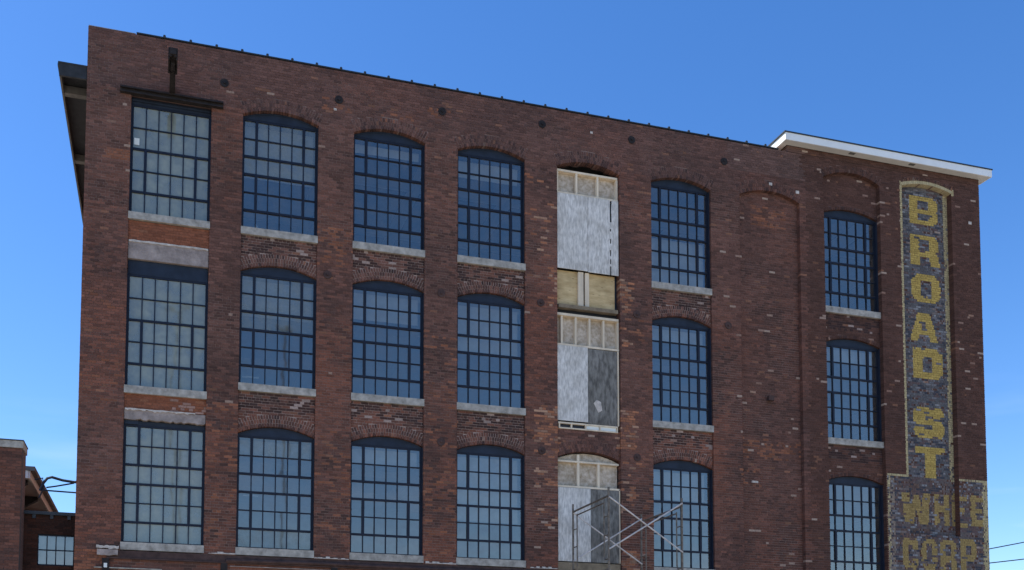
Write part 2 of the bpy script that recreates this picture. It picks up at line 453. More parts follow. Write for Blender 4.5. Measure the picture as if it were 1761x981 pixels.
# ------------------------------------------------------------------ painted sign
def octo(k=.22): return [(0,k),(k,0),(1-k,0),(1,k),(1,1-k),(1-k,1),(k,1),(0,1-k)]
def rect(a, b, c, d): return [(a,b),(c,b),(c,d),(a,d)]
GL = {
 'B': ([[(0,0),(.82,0),(1,.14),(1,.42),(.92,.5),(1,.58),(1,.86),(.82,1),(0,1)]], [rect(.30,.18,.68,.43), rect(.30,.58,.68,.83)]),
 'R': ([[(0,0),(.36,0),(.36,.30),(.68,.30),(.72,0),(1.06,0),(1,.36),(.90,.44),(1,.54),(1,.86),(.84,1),(0,1)]], [rect(.32,.50,.68,.81)]),
 'O': ([octo()], [rect(.32,.20,.68,.80)]),
 'A': ([[(0,0),(.27,0),(.33,.20),(.67,.20),(.73,0),(1,0),(.70,1),(.28,1)]], [[(.40,.38),(.60,.38),(.54,.68),(.46,.68)]]),
 'D': ([[(0,0),(.84,0),(1,.16),(1,.84),(.84,1),(0,1)]], [rect(.35,.22,.66,.76)]),
 'S': ([[(0,.14),(.14,0),(.86,0),(1,.14),(1,.46),(.86,.58),(.40,.62),(.40,.72),(.66,.72),(.66,.66),(1,.66),(1,.86),(.86,1),(.14,1),(0,.86),(0,.54),(.14,.42),(.62,.40),(.62,.26),(.36,.26),(.36,.34),(0,.34)]], []),
 'T': ([rect(0,.76,1,1), rect(.30,0,.68,.80)], []),
 'W': ([[(0.08,0),(.40,0),(.50,.45),(.60,0),(.92,0),(1,1),(.74,1),(.70,.5),(.60,.9),(.42,.9),(.32,.5),(.26,1),(0,1)]], []),
 'H': ([rect(0,0,.34,1), rect(.64,0,1,1), rect(.3,.40,.7,.62)], []),
 'E': ([rect(0,0,.38,1), rect(0,0,1,.2), rect(0,.40,.82,.60), rect(0,.8,1,1)], []),
 'C': ([[(0,.16),(.16,0),(.84,0),(1,.16),(1,.36),(.62,.36),(.62,.24),(.38,.24),(.38,.76),(.62,.76),(.62,.64),(1,.64),(1,.84),(.84,1),(.16,1),(0,.84)]], []),
 'P': ([rect(0,0,.36,1), [(0,.36),(.84,.36),(1,.5),(1,.86),(.84,1),(0,1)]], [rect(.36,.54,.66,.82)]),
}
TXT = [('B',23.31,17.43,24.41,18.39), ('R',23.29,16.05,24.41,17.11), ('O',23.32,14.82,24.45,15.77), ('A',23.22,13.53,24.32,14.50),
       ('D',23.29,12.29,24.46,13.27), ('S',23.28,10.32,24.46,11.36), ('T',23.32,9.03,24.46,10.06),
       ('W',22.74,7.52,23.84,8.52), ('H',23.98,7.50,24.58,8.52), ('E',24.68,7.50,25.28,8.55), ('E',25.44,7.52,26.0,8.58),
       ('C',22.74,6.02,23.32,7.05), ('O',23.46,6.02,24.06,7.05), ('R',24.18,6.02,24.80,7.05), ('P',24.98,6.02,25.62,7.08)]
F9 = 26.3/26.1
def inpoly(px, py, poly):
    ins = False; j = len(poly)-1
    for i in range(len(poly)):
        xi, yi = poly[i]; xj, yj = poly[j]
        if (yi > py) != (yj > py) and px < (xj-xi)*(py-yi)/(yj-yi)+xi: ins = not ins
        j = i
    return ins
def glyph_at(x, z):
    for i, (ch, a, b, c, d) in enumerate(TXT):
        if a-.1 <= x <= c+.1 and b <= z <= d:
            u, v = (x-a)/(c-a), (z-b)/(d-b)
            sol, hol = GL[ch]
            if any(inpoly(u, v, p) for p in sol) and not any(inpoly(u, v, p) for p in hol):
                return 1 if i < 7 else 2
    return 0
A9 = BAYA[9]
def in_sign(x, z):
    if z < 9.08: return x > 22.20
    return 22.90 < x < 25.02 and z < 18.98
def paint(x, z, plane, mortar=False, br=None):
    """paint laid over the masonry at (x, z); None where bare"""
    R = random.random
    border = False
    low = z < 9.08
    if low:
        if not x > 22.19: return None
        if z > 8.99 and (x < 23.04 or x > 24.86): border = True
        if x > 25.92 and plane == 'F': border = R() < .85
        if x < 22.30 and R() < .6: border = True
    else:
        if plane == 'F':
            # rim round the arched head
            if z > 18.60 and 22.95 < x < 25.1:
                az = A9.z(min(max(x, A9.x0), A9.x1)); border = z < az+0.17
                if not border: return None
            elif 22.95 < x < 23.04: border = True
            else: return None
        else:
            if x < 23.10: border = True
            elif x > 24.84 and x < 24.98: border = R() < (.96 if z > 14 else .85)
    if border:
        if R() < .07: return (0.20, 0.15, 0.11)
        k = 0.8+0.35*R()
        return (0.46*k, 0.37*k, 0.20*k)
    # letters in the recess sit a little further out so that they join those on the piers
    gx, gz = (x/F9, 1.6+(z-1.6)/F9) if plane == 'S' else (x, z)
    gl = glyph_at(gx + 0.014*nz(x, z, 9, 4), gz + 0.008*nz(x, z, 9, 8))
    wear = nz(x, z, 1.6, 14)*0.5 + nz(x, z, 6, 30)*0.35
    if gl:
        br = R() if br is None else br
        lim = 0.48 if gl == 2 else 0.60
        if wear < lim and br > (0.04 if gl == 1 else 0.10):
            k = (0.72 if mortar else 0.80) + 0.30*br + .06*R()
            return (0.47*k, 0.325*k, 0.092*k) if gl == 1 else (0.34*k, 0.235*k, 0.090*k)
    # slate-grey ground coat, flaking
    r = R()
    sl = (0.120, 0.116, 0.118)
    if low:
        sl = (0.140, 0.112, 0.102)
        if wear > 0.02: sl = (0.150, 0.095, 0.075)
        if x < 22.45: sl = (0.26, 0.20, 0.15)
    if mortar: return mix(sl, (0.22, 0.22, 0.22), .35*R())
    if r < 0.07: return (0.27, 0.265, 0.265)
    if r < 0.24: return (0.055, 0.058, 0.072)
    if r < (0.36 if not low else .45): return (0.13, 0.085, 0.080)
    if r < 0.50: return (0.19, 0.18, 0.185)
    k = 0.8+0.4*R()
    return tuple(c*k for c in sl)

# ------------------------------------------------------------------ laying bricks
bricks = []      # x0,x1,z0,z1,y,depth,colour,plane,bay
mort = MB()
def subtract(iv, a, b):
    o = []
    for (p, q) in iv:
        if b <= p or a >= q: o.append((p, q)); continue
        if a > p: o.append((p, a))
        if b < q: o.append((b, q))
    return o
def lay(x_lo, x_hi, z_lo, z_hi, y, ring_holes, open_holes, plane, bay, deep, ztop_fn=None, depth_m=0.3):
    k0 = int(round(z_lo/CH)); k1 = int(math.ceil((z_hi-1e-6)/CH))
    for k in range(k0, k1):
        za, zb = max(z_lo, k*CH), min(z_hi, (k+1)*CH)
        if zb-za < 0.02: continue
        zm = (za+zb)/2
        iv = [(x_lo, x_hi)]
        for h in ring_holes:
            q = h(zm)
            if q: iv = subtract(iv, *q)
        if ztop_fn: iv = [(a, b) for a, b in iv]
        hdr = k % 6 == 0
        step = BL/2 if hdr else BL
        off = (BL/4 if hdr else (BL/2 if k % 2 else 0))
        for a, b in iv:
            if b-a < 0.03: continue
            j = math.floor((a-off)/step)
            xs = [a]
            while True:
                j += 1
                x = j*step+off
                if x >= b-0.045: break
                if x > a+0.045: xs.append(x)
            xs.append(b)
            for i in range(len(xs)-1):
                p, q = xs[i], xs[i+1]
                l = 0.0 if i == 0 else 0.0055
                r = 0.0 if i == len(xs)-2 else 0.0055
                e = i == 0 or i == len(xs)-2
                bricks.append([p+l, q-r, za+0.0062, zb-0.0062, y+random.uniform(-0.003, 0.003), deep if e else 0.05, plane, bay, e])
        iv = [(x_lo, x_hi)]
        for h in open_holes:
            q = h(za) or h(zb-0.002)
            if q: iv = subtract(iv, *q)
        for a, b in iv:
            aa = a+(0.012 if a > XL+0.01 else 0.008); bb = b-(0.012 if b < XR-0.01 else 0.008)
            if bb-aa < 0.02: continue
            # long mortar beds are cut so that their colour can drift
            n = max(1, int((bb-aa)/(0.09 if (plane in ('S9',) or (x_lo < 20 < x_hi and False)) else 0.9)))
            segs = []
            if plane in ('S9', 'F') and bb > 22.1:
                cut = max(aa, 22.15)
                if cut > aa: segs.append((aa, cut))
                m = max(1, int((bb-cut)/0.06))
                segs += [(cut+(bb-cut)*i/m, cut+(bb-cut)*(i+1)/m) for i in range(m)]
                # one solid body with a finely cut face in front
                mort.box(aa, bb, y+0.0095, y+depth_m, za, zb, mortar_col((aa+bb)/2, zm, bay), back=False)
                for p, q in segs:
                    xm = (p+q)/2
                    col = (paint(xm, zm, 'F' if plane == 'F' else 'S', True) if in_sign(xm, zm) or (plane == 'F' and 22.85 < xm) else None) or mortar_col(xm, zm, bay)
                    mort.quad((p, y+0.008, za), (q, y+0.008, za), (q, y+0.008, zb), (p, y+0.008, zb), col)
            else:
                for i in range(n):
                    p, q = aa+(bb-aa)*i/n, aa+(bb-aa)*(i+1)/n
                    mort.box(p, q, y+0.008, y+depth_m, za, zb, mortar_col((p+q)/2, zm, bay), back=False)

def hole_rect(x0, x1, za, zb): return lambda z: (x0, x1) if za <= z < zb else None
def hole_arch(A, zbot, ring):
    def f(z):
        if z < zbot: return None
        h = A.ring_half(z) if ring else A.open_half(z)
        return (A.c-h, A.c+h) if h > 0.01 else None
    return f

# piers and parapet, plane y=0
rh, oh = [], []
rh.append(hole_rect(*COLS[1], BAYBOT[1], 17.47)); oh.append(rh[-1])
for c in range(2, 10):
    rh.append(hole_arch(BAYA[c], BAYBOT[c], True)); oh.append(hole_arch(BAYA[c], BAYBOT[c], False))
lay(XL, XR, ZB, 19.12, 0.0, rh, oh, 'F', None, 0.26)
# tower top, a few courses higher than the parapet
lay(18.72, XR, 19.12, 19.312, 0.0, [], [], 'F', None, 0.26)
# spandrels, recessed inside each bay
for c in range(1, 10):
    x0, x1 = COLS[c]; y = BAYD[c]
    rh, oh = [], []
    if c == 1:
        lay(x0, x1, 13.60, 14.14, y, [], [], 'S', 1, 0.05)
        lay(x0, x1, 9.16, 9.57, y, [], [], 'S', 1, 0.05)
        continue
    if c == 5:
        lay(x0, x1, 9.0, 9.66, y, [hole_arch(A5[3], ZB, True)], [hole_arch(A5[3], ZB, False)], 'S', 5, 0.2)
        lay(x0, x1, 8.78, 9.0, y, [hole_arch(A5[3], ZB, True)], [hole_arch(A5[3], ZB, False)], 'S', 5, 0.2)
        continue
    zt = {7: 17.72, 8: 18.77, 9: 18.82}.get(c, 14.20)
    for w in WIN:
        if w['c'] != c: continue
        if w['r'] == 1 and c != 8:
            continue
        rh.append(hole_arch_lim := (lambda A, lo, hi, ring: (lambda z: (hole_arch(A, lo, ring)(z) if z < hi else None)))(w['arch'], w['sill']-SILL_H, w['zs']+1.0, True))
        oh.append((lambda A, lo, hi, ring: (lambda z: (hole_arch(A, lo, ring)(z) if z < hi else None)))(w['arch'], w['sill']-SILL_H, w['zs']+1.0, False))
    if c in (7, 9):
        lay(x0, x1, BAYBOT[c], zt, y, [], [], 'S9' if c == 9 else 'S', c, 0.06)
    elif c == 8:
        lay(x0, x1, ZB, zt, y, rh, oh, 'S', c, 0.2)
    else:
        lay(x0, x1, BAYBOT[c], SL[1]-SILL_H, y, rh, oh, 'S', c, 0.2)

# arch rings
rings = []
def ring_bricks(A, y, n, deep, bay):
    for k in range(n):
        r0_, r1_ = A.R+0.004+k*0.11, A.R+0.004+k*0.11+0.102
        cnt = int(round(2*A.th*(A.R+k*0.11)/0.0712))
        for i in range(cnt):
            t = -A.th + 2*A.th*(i+0.5)/cnt
            rad = Vector((math.sin(t), 0, math.cos(t))); tan = Vector((math.cos(t), 0, -math.sin(t)))
            rc = (r0_+r1_)/2
            dd = deep if k == 0 else 0.05
            cen = Vector((A.c, y+dd/2+random.uniform(-.003, .003), A.zc)) + rad*rc
            rings.append((cen, tan, rad, (A.R*2*A.th/cnt)/2-0.005, dd/2, 0.050, bay))
for c in (2, 3, 4, 5, 6, 7): ring_bricks(BAYA[c], 0.0, 3, 0.24, None)
for c in (8, 9): ring_bricks(BAYA[c], 0.0, 2, 0.24, None)
for w in WIN:
    if w['arch'] and not (w['r'] == 1 and w['c'] != 8):
        ring_bricks(w['arch'], w['y'], 3 if w['c'] != 8 else 1, 0.2, w['c'])
ring_bricks(A5[3], BAYD[5], 3, 0.2, 5)

# ------------------------------------------------------------------ the building
mill = thing('mill_building', 'four-storey red brick mill with tall steel windows and faded yellow painted lettering', 'building', (0, 0, 0))
wall = mort.build('wall', 'brick', mill)
cx, cy, cz = 0, -26.1, 1.6
def seen(b): 
    x, z = (b[0]+b[1])/2, (b[2]+b[3])/2
    return (b[1]-b[0])*(b[3]-b[2])*(26.1/((x-cx)**2+26.1**2+(z-cz)**2))**1.5
cand = sorted([i for i, b in enumerate(bricks) if not b[8] and b[1]-b[0] > 0.2 and b[2] > 5.12 and b[6] == 'F' and b[0] < 22], key=lambda i: -seen(bricks[i]))[:300]
cs = set(cand)
unit = MB().box(-.5, .5, -.5, .5, -.5, .5, None, back=True).mesh('brick', 'brick1')
bw = MB()
for i, b in enumerate(bricks):
    x0, x1, z0, z1, y, d, plane, bay, e = b
    xm, zm = (x0+x1)/2, (z0+z1)/2
    col = brick_col(xm, zm, bay)
    if i in cs:
        o = bpy.data.objects.new('brick', unit); C.objects.link(o); o.parent = wall
        o.location = (xm, y+d/2, zm); o.scale = (x1-x0, d, z1-z0); o.color = (*col, 1)
        continue
    if xm > 22.15 and (plane == 'S9' or plane == 'F'):
        # painted masonry: the face is cut finely so that paint edges can cross a brick
        n = max(1, int(round((x1-x0)/0.05)))
        cell = []
        bare = random.random() < 0.16; brr = random.random()
        for j in range(n):
            p = x0+(x1-x0)*j/n; q = x0+(x1-x0)*(j+1)/n; m = (p+q)/2
            pc = paint(m, zm, 'F' if plane == 'F' else 'S', False, brr) if (in_sign(m, zm) or plane == 'F') else None
            cell.append((p, q, pc))
        ps = [c for _, _, c in cell if c is not None]
        if ps:
            flat = ps[len(ps)//2]
            for p, q, pc in cell:
                if pc is None: cc = col
                else:
                    yel = pc[0] > 1.7*pc[2] and pc[0] > .19; cc = pc if (yel or flat[0] > 1.7*flat[2]) else mix(flat, pc, .25)
                    if bare and not yel: cc = mix(col, (0.3, 0.27, 0.25), .5 if random.random() < .5 else 0)
                bw.quad((p, y, z0), (q, y, z0), (q, y, z1), (p, y, z1), cc)
            bw.box(x0, x1, y+0.0008, y+d, z0+0.0006, z1-0.0006, col, back=False)
            continue
    bw.box(x0, x1, y, y+d, z0, z1, col, back=False, jit=0.0022)
for cen, tan, rad, hx, hy, hz, bay in rings:
    col = brick_col(cen.x, cen.z, bay)
    if random.random() < .25: col = mix(col, (0.05, 0.032, 0.03), .6)
    if 22.9 < cen.x < 25.1 and cen.z > 18.5:
        if (cen-Vector((A9.c, cen.y, A9.zc))).length < A9.R+.12:
            k = .9+.2*random.random(); col = (.46*k, .38*k, .22*k)
    bw.obox(cen, tan, Vector((0, 1, 0)), rad, hx, hy, hz, col)
bw.build('brickwork', 'brick', wall, kind='stuff', label='red and brown brick courses with arches and painted letters BROAD ST')

# masonry body behind the face, side and rear walls, lower wall
bk = MB()
def core(x0, x1, y0, y1, z0, z1): bk.box(x0, x1, y0, y1, z0, z1)
Y0, Y1 = 0.305, 0.42
xs = [XL] + [v for c in range(1, 10) for v in COLS[c]] + [XR]
for i in range(0, len(xs), 2):
    core(xs[i]-(0.0 if i == 0 else .02)+0.01, xs[i+1]+(.02 if i+2 < len(xs) else 0)-0.01, Y0, Y1, ZB, 17.9)
core(XL+.01, XR-.01, Y0, Y1, 17.92, 19.10)
core(18.74, XR-.01, Y0-0.01, Y1+0.01, 19.05, 19.31)
core(COLS[7][0], COLS[7][1], Y0-.002, Y1-.01, ZB, 17.95); core(COLS[9][0], COLS[9][1], Y0+.1, Y1-.01, ZB, 18.9)
core(XL+.01, XR-.01, 0.01, 0.40, 0.0, ZB-0.002)
core(XL+.01, XL+.36, 0.43, 34, 0, 19.10)
core(XR-.36, XR-.01, 0.43, 34, 0, 19.29)
core(XL+.4, XR-.4, 33.6, 34.01, 0, 18.8)
bk.build('back_wall', 'wallback', mill)
bx(XL+.3, 25.75, 0.44, 33.5, 17.95, 18.2).build('roof', 'roof', mill)

# interior floors seen through the glass
fl = MB()
for z in (4.75, 9.0, 13.25):
    fl.box(XL+.4, XR-.4, 0.425, 33, z-0.25, z)
fl.build('floor_slab', 'interior', mill)
cl = MB()
for z in (4.5, 8.75, 13.0, 17.95):
    for x in (1.43, 4.37, 7.38, 10.4, 13.42, 16.47, 19.58, 22.5):
        cl.box(x-.12, x+.12, 0.5, 9.0, z-.38, z-0.002)
    for y in (3.2, 6.4):
        cl.box(XL+.5, XR-.5, y-.09, y+.09, z-.2, z-0.004)
cl.build('ceiling_beam', 'interior', mill, kind='stuff')
iw = MB()
for z0, z1 in ((4.76, 8.74), (9.01, 12.99), (13.26, 17.94)):
    iw.box(XL+.5, XR-.5, 9.0, 9.1, z0, z1)
    iw.box(1.45, 1.52, 0.44, 8.9, z0, z1-.4)
    iw.box(-2, 1.4, 2.4, 2.5, z0, z1)  # pale partition added to lighten the first column of glass
iw.build('partition_wall', 'interior', mill)

# ------------------------------------------------------------------ windows
pane_unit = MB(); pane_unit.quad((-.5,0,-.5),(.5,0,-.5),(.5,0,.5),(-.5,0,.5)); pane_me = pane_unit.mesh('pane', 'glass'); pane_milky = pane_unit.mesh('pane', 'milky'); pane_semi = pane_unit.mesh('pane', 'semi')
rest = MB()
def make_window(w):
    x0, x1, y = w['x0']+.015, w['x1']-.015, w['y']+0.10
    zb, zt = w['sill'], w['gt']
    five = w['c'] == 1 and w['r'] in (1, 2)
    nr = 5 if five else 6
    yb = y+0.055
    m = MB()
    O = 0.046; T = 0.027; K = 0.070
    def bar(a, b, c, d, pr=0.0): m.box(a, b, y-pr, yb, c, d)
    # outer frame
    m.box(x0, x0+O, y-.004, yb+.02, zb, zt); m.box(x1-O, x1, y-.004, yb+.02, zb, zt)
    m.box(x0+O, x1-O, y-.004, yb+.02, zb, zb+.045); m.box(x0+O, x1-O, y-.004, yb+.02, zt-.05, zt)
    # horizontal lines: boundaries from the top
    H = (zt-zb)
    zz = [zt-.05-(zt-.05-zb-.045)*i/nr for i in range(nr+1)]
    thickh = {2, 4} if five else {2, 3, 5}
    vents = [(2, 4)] if five else [(0, 2), (3, 5)]
    xx = [x0+O+(x1-x0-2*O)*i/6 for i in range(7)]
    for i in range(1, nr):
        t = K*.8 if i in thickh else T
        bar(xx[0], xx[6], zz[i]-t/2, zz[i]+t/2, .010 if i in thickh else 0.003)
    for j in range(1, 6):
        for i in range(nr):
            th = T
            if j in (1, 5) and any(a <= i < b for a, b in vents): th = K
            t0 = (K*.8 if i in thickh else T)/2 if i > 0 else 0; t1 = (K*.8 if i+1 in thickh else T)/2 if i+1 < nr else 0
            bar(xx[j]-th/2, xx[j]+th/2, zz[i+1]+t1, zz[i]-t0, 0.012 if th == K else 0)
    o = m.build('window', 'frame', mill)
    jl = MB(); zj = w['zs'] if w['arch'] else w['gt']
    jl.box(w['x1']-.014, w['x1']-.002, w['y']+.012, y-.006, zb+.002, zj-.01); jl.build('dark_jamb_strip', 'head', o); jl = MB(); jl.box(w['x0']+.002, w['x0']+.014, w['y']+.012, y-.006, zb+.002, zj-.01)
    jl.build('dark_jamb_strip', 'head', o)  # thin dark strips laid over both jambs
    # head panel
    h = MB()
    if w['arch']:
        A = Arch(w['x0'], w['x1'], w['zs'], w['arch'].rise); n = 18
        pts = [(x0, zt), (x1, zt)] + [(x1-(x1-x0)*i/n, A.z(x1-(x1-x0)*i/n)-0.004) for i in range(n+1)]
        h.prism(pts, y-.012, yb+.03)
        # raised rim following the arch
        for i in range(n):
            a = x0+(x1-x0)*i/n; b = x0+(x1-x0)*(i+1)/n
            za, zb2 = A.z(a)-.006, A.z(b)-.006
            h.prism([(a, za-.04), (b, zb2-.04), (b, zb2), (a, za)], y-.022, y-.012)
    else:
        h.box(x0, x1, y-.012, yb+.03, zt, w['zs'])
        if w['r'] == 1: h.box(x0, x1, y-.05, y-.012, zt+.06, zt+.10)
        if w['r'] == 3: h.box(x0, x0+.34, y-.05, y-.012, zt+.004, w['zs'])
    h.build('head_panel', 'head', o)
    s = MB()
    zs_ = w['sill']
    hh = {(1,1): .19, (1,2): .20}.get((w['c'], w['r']), SILL_H)
    s.box(w['x0']-.012, w['x1']+.012, w['y']-.075-(0.0 if w['c'] != 8 else 0), w['y']+.17, zs_-hh+.002, zs_-.002)
    s.build('sill', 'sill', o)
    for i in range(nr):
        for j in range(6):
            xa, xb = xx[j]+.004, xx[j+1]-.004; za, zc_ = zz[i+1]+.004, zz[i]-.004
            cx_, cz_ = (xa+xb)/2, (za+zc_)/2
            tilt = random.gauss(0, .0022); tx = random.gauss(0, .0022)
            if w['c'] in (1, 2, 3):
                p = bpy.data.objects.new('pane', pane_milky if w['c'] == 1 else (pane_semi if (w['c'] == 2 and (w['r'] < 3 and i < 3 or w['r'] == 3 and (i < 1 or i > 4))) else pane_me)); C.objects.link(p); p.parent = o
                p.location = (cx_, y+.03, cz_); p.scale = (xb-xa, 1, zc_-za); p.rotation_euler = (tx, 0, tilt)
            else:
                dy = (xb-xa)/2*math.tan(tilt); dz = (zc_-za)/2*math.tan(tx); Y = y+.03
                rest.quad((xa, Y-dy-dz, za), (xb, Y+dy-dz, za), (xb, Y+dy+dz, zc_), (xa, Y-dy+dz, zc_))
    return o
wins = {}
for w in WIN: wins[(w['c'], w['r'])] = make_window(w)
rest.build('window_pane', 'glass', mill, kind='stuff')

# odd things at or behind the glass, with added pale panels, fixed to windows
bx(-.93, -.80, .165, .17, 16.22, 16.40).build('paper_notice', 'paper', wins[(1, 1)])
bx(14.02, 15.9, .36, .37, 14.45, 15.85).build('pale_panel', 'palepanel', wins[(6, 1)])  # pale panel added in place of a reflection in the lower panes
for c_, r_, dz_ in ((2, 1, 1.5), (2, 2, 1.05), (3, 2, .80), (4, 2, 1.45), (4, 1, .55), (2, 3, .50), (3, 3, .48), (6, 2, .45), (8, 2, .5), (3, 1, .30), (4, 3, 1.9), (6, 3, .9)):
    w_ = [q for q in WIN if q['c'] == c_ and q['r'] == r_][0]
    bx(w_['x0']+.08, w_['x1']-.08, .42, .43, w_['gt']-dz_, w_['gt']-.06).build('pale_panel', 'palepanel', wins[(c_, r_)])  # panels added to lighten panes where a ceiling band shows
sh = MB().prism([(2.15, 14.39), (2.32, 14.39), (2.30, 14.50), (2.24, 14.56), (2.20, 14.48)], .24, .30); sh.build('white_bag', 'paper', wins[(2, 1)])
tb = MB().box(1.98, 2.42, .6, .66, 10.44, 10.48); tb.build('tube_light', 'paper', wins[(2, 2)])
tb = MB().box(2.05, 2.45, .6, .64, 7.20, 7.235); tb.build('tube_light', 'paper', wins[(2, 3)])

# ------------------------------------------------------------------ column 1: lintels, plaster, hoist beam
l = MB(); random.seed(5)
def ragged(mb, x0, x1, zt, zb, y0, y1, n, jt, jb):
    top = [(x0+(x1-x0)*i/n, zt+random.uniform(-jt, jt)) for i in range(n+1)]
    bot = [(x0+(x1-x0)*i/n, zb+random.uniform(-jb, jb)) for i in range(n+1)]
    for i in range(n):
        mb.prism([bot[i], bot[i+1], top[i+1], top[i]], y0, y1)
ragged(l, -1.01, 1.01, 13.60, 13.12, .055, .30, 12, .012, 0)
l.build('lintel', 'concrete', mill, label='stained concrete lintel over the middle window of the first bay')
l = MB(); ragged(l, -1.0, 1.0, 13.61, 13.565, .035, .054, 16, .008, .012); l.build('plaster_strip', 'plaster', mill)
l = MB(); ragged(l, -1.01, 1.01, 9.14, 8.90, .03, .30, 30, .006, .022); l.build('lintel', 'concrete', mill, label='broken concrete lintel with a ragged lower edge')
l = MB(); ragged(l, -1.0, .75, 9.17, 9.125, .005, .029, 26, .008, .03); l.build('plaster_strip', 'plaster', mill)
lb = MB()
lb.box(-1.30, 1.32, -0.11, 0.04, 17.57, 17.61); lb.box(-1.30, 1.32, -0.11, 0.04, 17.45, 17.48); lb.box(-1.30, 1.32, -.045, .035, 17.48, 17.57)
lb.build('lintel_beam', 'steel', mill, label='rusty black steel channel over the top window')
hb = MB()
hb.box(-.07, .07, -.99, .1, 17.83, 17.85); hb.box(-.07, .07, -.99, .1, 17.60, 17.622); hb.box(-.012, .012, -.99, .1, 17.622, 17.83)
hoist = hb.build('hoist_beam', 'steel', mill, label='black steel hoist beam jutting out over the top window')
tr = MB()
for q in (-1, 1):
    tr.prism([(q*.095-.018, 17.56), (q*.095+.018, 17.56), (q*.095+.018, 17.86), (q*.095-.018, 17.86)], -1.60, -1.0)
    tr.prism([(q*.06-.03, 17.60), (q*.06+.03, 17.60), (q*.06+.03, 17.82), (q*.06-.03, 17.82)], -1.66, -1.601)
    tr.prism([(q*.06-.03, 17.62), (q*.06+.03, 17.62), (q*.06+.03, 17.80), (q*.06-.03, 17.80)], -.999, -.90)
tr.box(-.076, .076, -1.69, -1.0, 17.64, 17.80); tr.box(-.05, .05, -1.45, -1.15, 17.52, 17.638)
tr.build('hoist_trolley', 'steel', hoist)

# ------------------------------------------------------------------ coping, clips, cornice, eave
bx(-.93, 18.40, -.025, .36, 19.126, 19.152).build('parapet_coping', 'coping', mill)
bx(XL+.005, -.95, .01, .38, 19.118, 19.135).build('mortar_cap', 'concrete', mill)
for i in range(28):
    x = -.225+i*.672
    m = MB(); m.box(-.035, .035, -.035, .0, -.02, .035); m.box(-.024, .024, -.035, .10, .036, .052)
    o = m.build('coping_clip', 'coping', mill) if i == 0 else None
    if i == 0: clip0 = o
    else:
        o = clip0.copy(); C.objects.link(o)
    o.location = (x, 0, 19.152)
oh_ = .30
cor = bx(18.43, 26.14+oh_, -oh_, 6.0, 19.545, 19.585).build('cornice', 'coping', mill)
fa = MB()
fa.box(18.47, 26.12+oh_, -oh_+.02, -oh_+.06, 19.315, 19.545)
fa.build('fascia', 'white', cor, label='white front fascia board')
fa = MB(); fa.box(18.47, 18.51, -oh_+.061, 6.0, 19.315, 19.545); fa.build('fascia', 'white', cor)
fa = MB(); fa.box(26.08+oh_, 26.12+oh_, -oh_+.061, 6.0, 19.315, 19.545); fa.build('fascia', 'white', cor)
so = MB(); so.box(18.515, 26.075+oh_, -oh_+.065, -.004, 19.32, 19.34); so.box(18.515, 18.70, .0, 6.0, 19.32, 19.34); so.box(26.145, 26.075+oh_, .0, 6.0, 19.32, 19.34)
so.build('soffit', 'soffit', cor)
so = MB(); so.box(20.9, 21.1, -.22, -.12, 19.306, 19.319); so.box(23.2, 23.4, -.22, -.12, 19.306, 19.319); so.build('soffit_vent', 'eavegrey', cor)
tw = MB(); tw.box(18.72, 18.95, .45, 6, 18.2, 19.31); tw.box(18.95, 25.7, 5.8, 6, 18.2, 19.31); tw.build('tower_wall', 'wallback', mill)
ev = MB()
ev.box(-2.80, -2.13, .03, .09, 17.68, 18.00)
eave = ev.build('eave', 'eave', mill, label='dark overhanging eave along the left side')
m = MB(); m.box(-2.83, -2.11, .02, 20, 18.0, 18.04); m.build('roof_deck', 'eave', eave)
m = MB(); m.box(-2.80, -2.76, .091, 20, 17.74, 17.998); m.build('fascia', 'eavegrey', eave)
m = MB(); m.box(-2.84, -2.805, .03, 20, 17.93, 17.998); m.build('gutter', 'coping', eave)
for y in (1.0, 4.4, 7.8, 11.2, 14.6, 18.0):
    bx(-2.76, -2.115, y-.09, y+.09, 17.76, 17.96).build('rafter', 'eavegrey', eave)

# ------------------------------------------------------------------ anchor plates and small plates
PL = [(1.34,18.19),(4.43,18.27),(7.39,18.45),(10.43,18.59),(13.31,18.59),(16.45,18.42),
      (4.17,13.29),(7.39,13.16),(10.38,13.24),(13.44,13.25),(16.52,13.25),(7.40,8.93),(10.41,8.91),(13.42,8.93)]
for i, (x, z) in enumerate(PL):
    m = MB(); n = 12
    R_ = .115
    m.prism([(x+R_*math.cos(2*math.pi*k/n), z+R_*math.sin(2*math.pi*k/n)) for k in range(n)], -.022, .0)
    m.prism([(x+.035*math.cos(2*math.pi*k/6), z+.035*math.sin(2*math.pi*k/6)) for k in range(6)], -.055, -.0221)
    m.build('anchor_plate', 'steel' if z > 18 else 'rust', mill)
for x, z, s in ((18.09, 17.95, .055), (19.06, 17.83, .06), (25.73, 17.77, .06), (18.01, 11.13, .09), (17.39, 8.47, .075), (4.33, 17.98, .04), (12.0, 18.6, .04)):
    m = MB(); m.box(x-s, x+s, -.012, .10, z-s*.8, z+s*.8)
    if z == 8.47: m = MB().box(x-.10, x+.10, -.004, .05, z-.03, z+.03)
    m.build('wall_plate', 'rust' if z == 11.13 else 'plaster', mill)

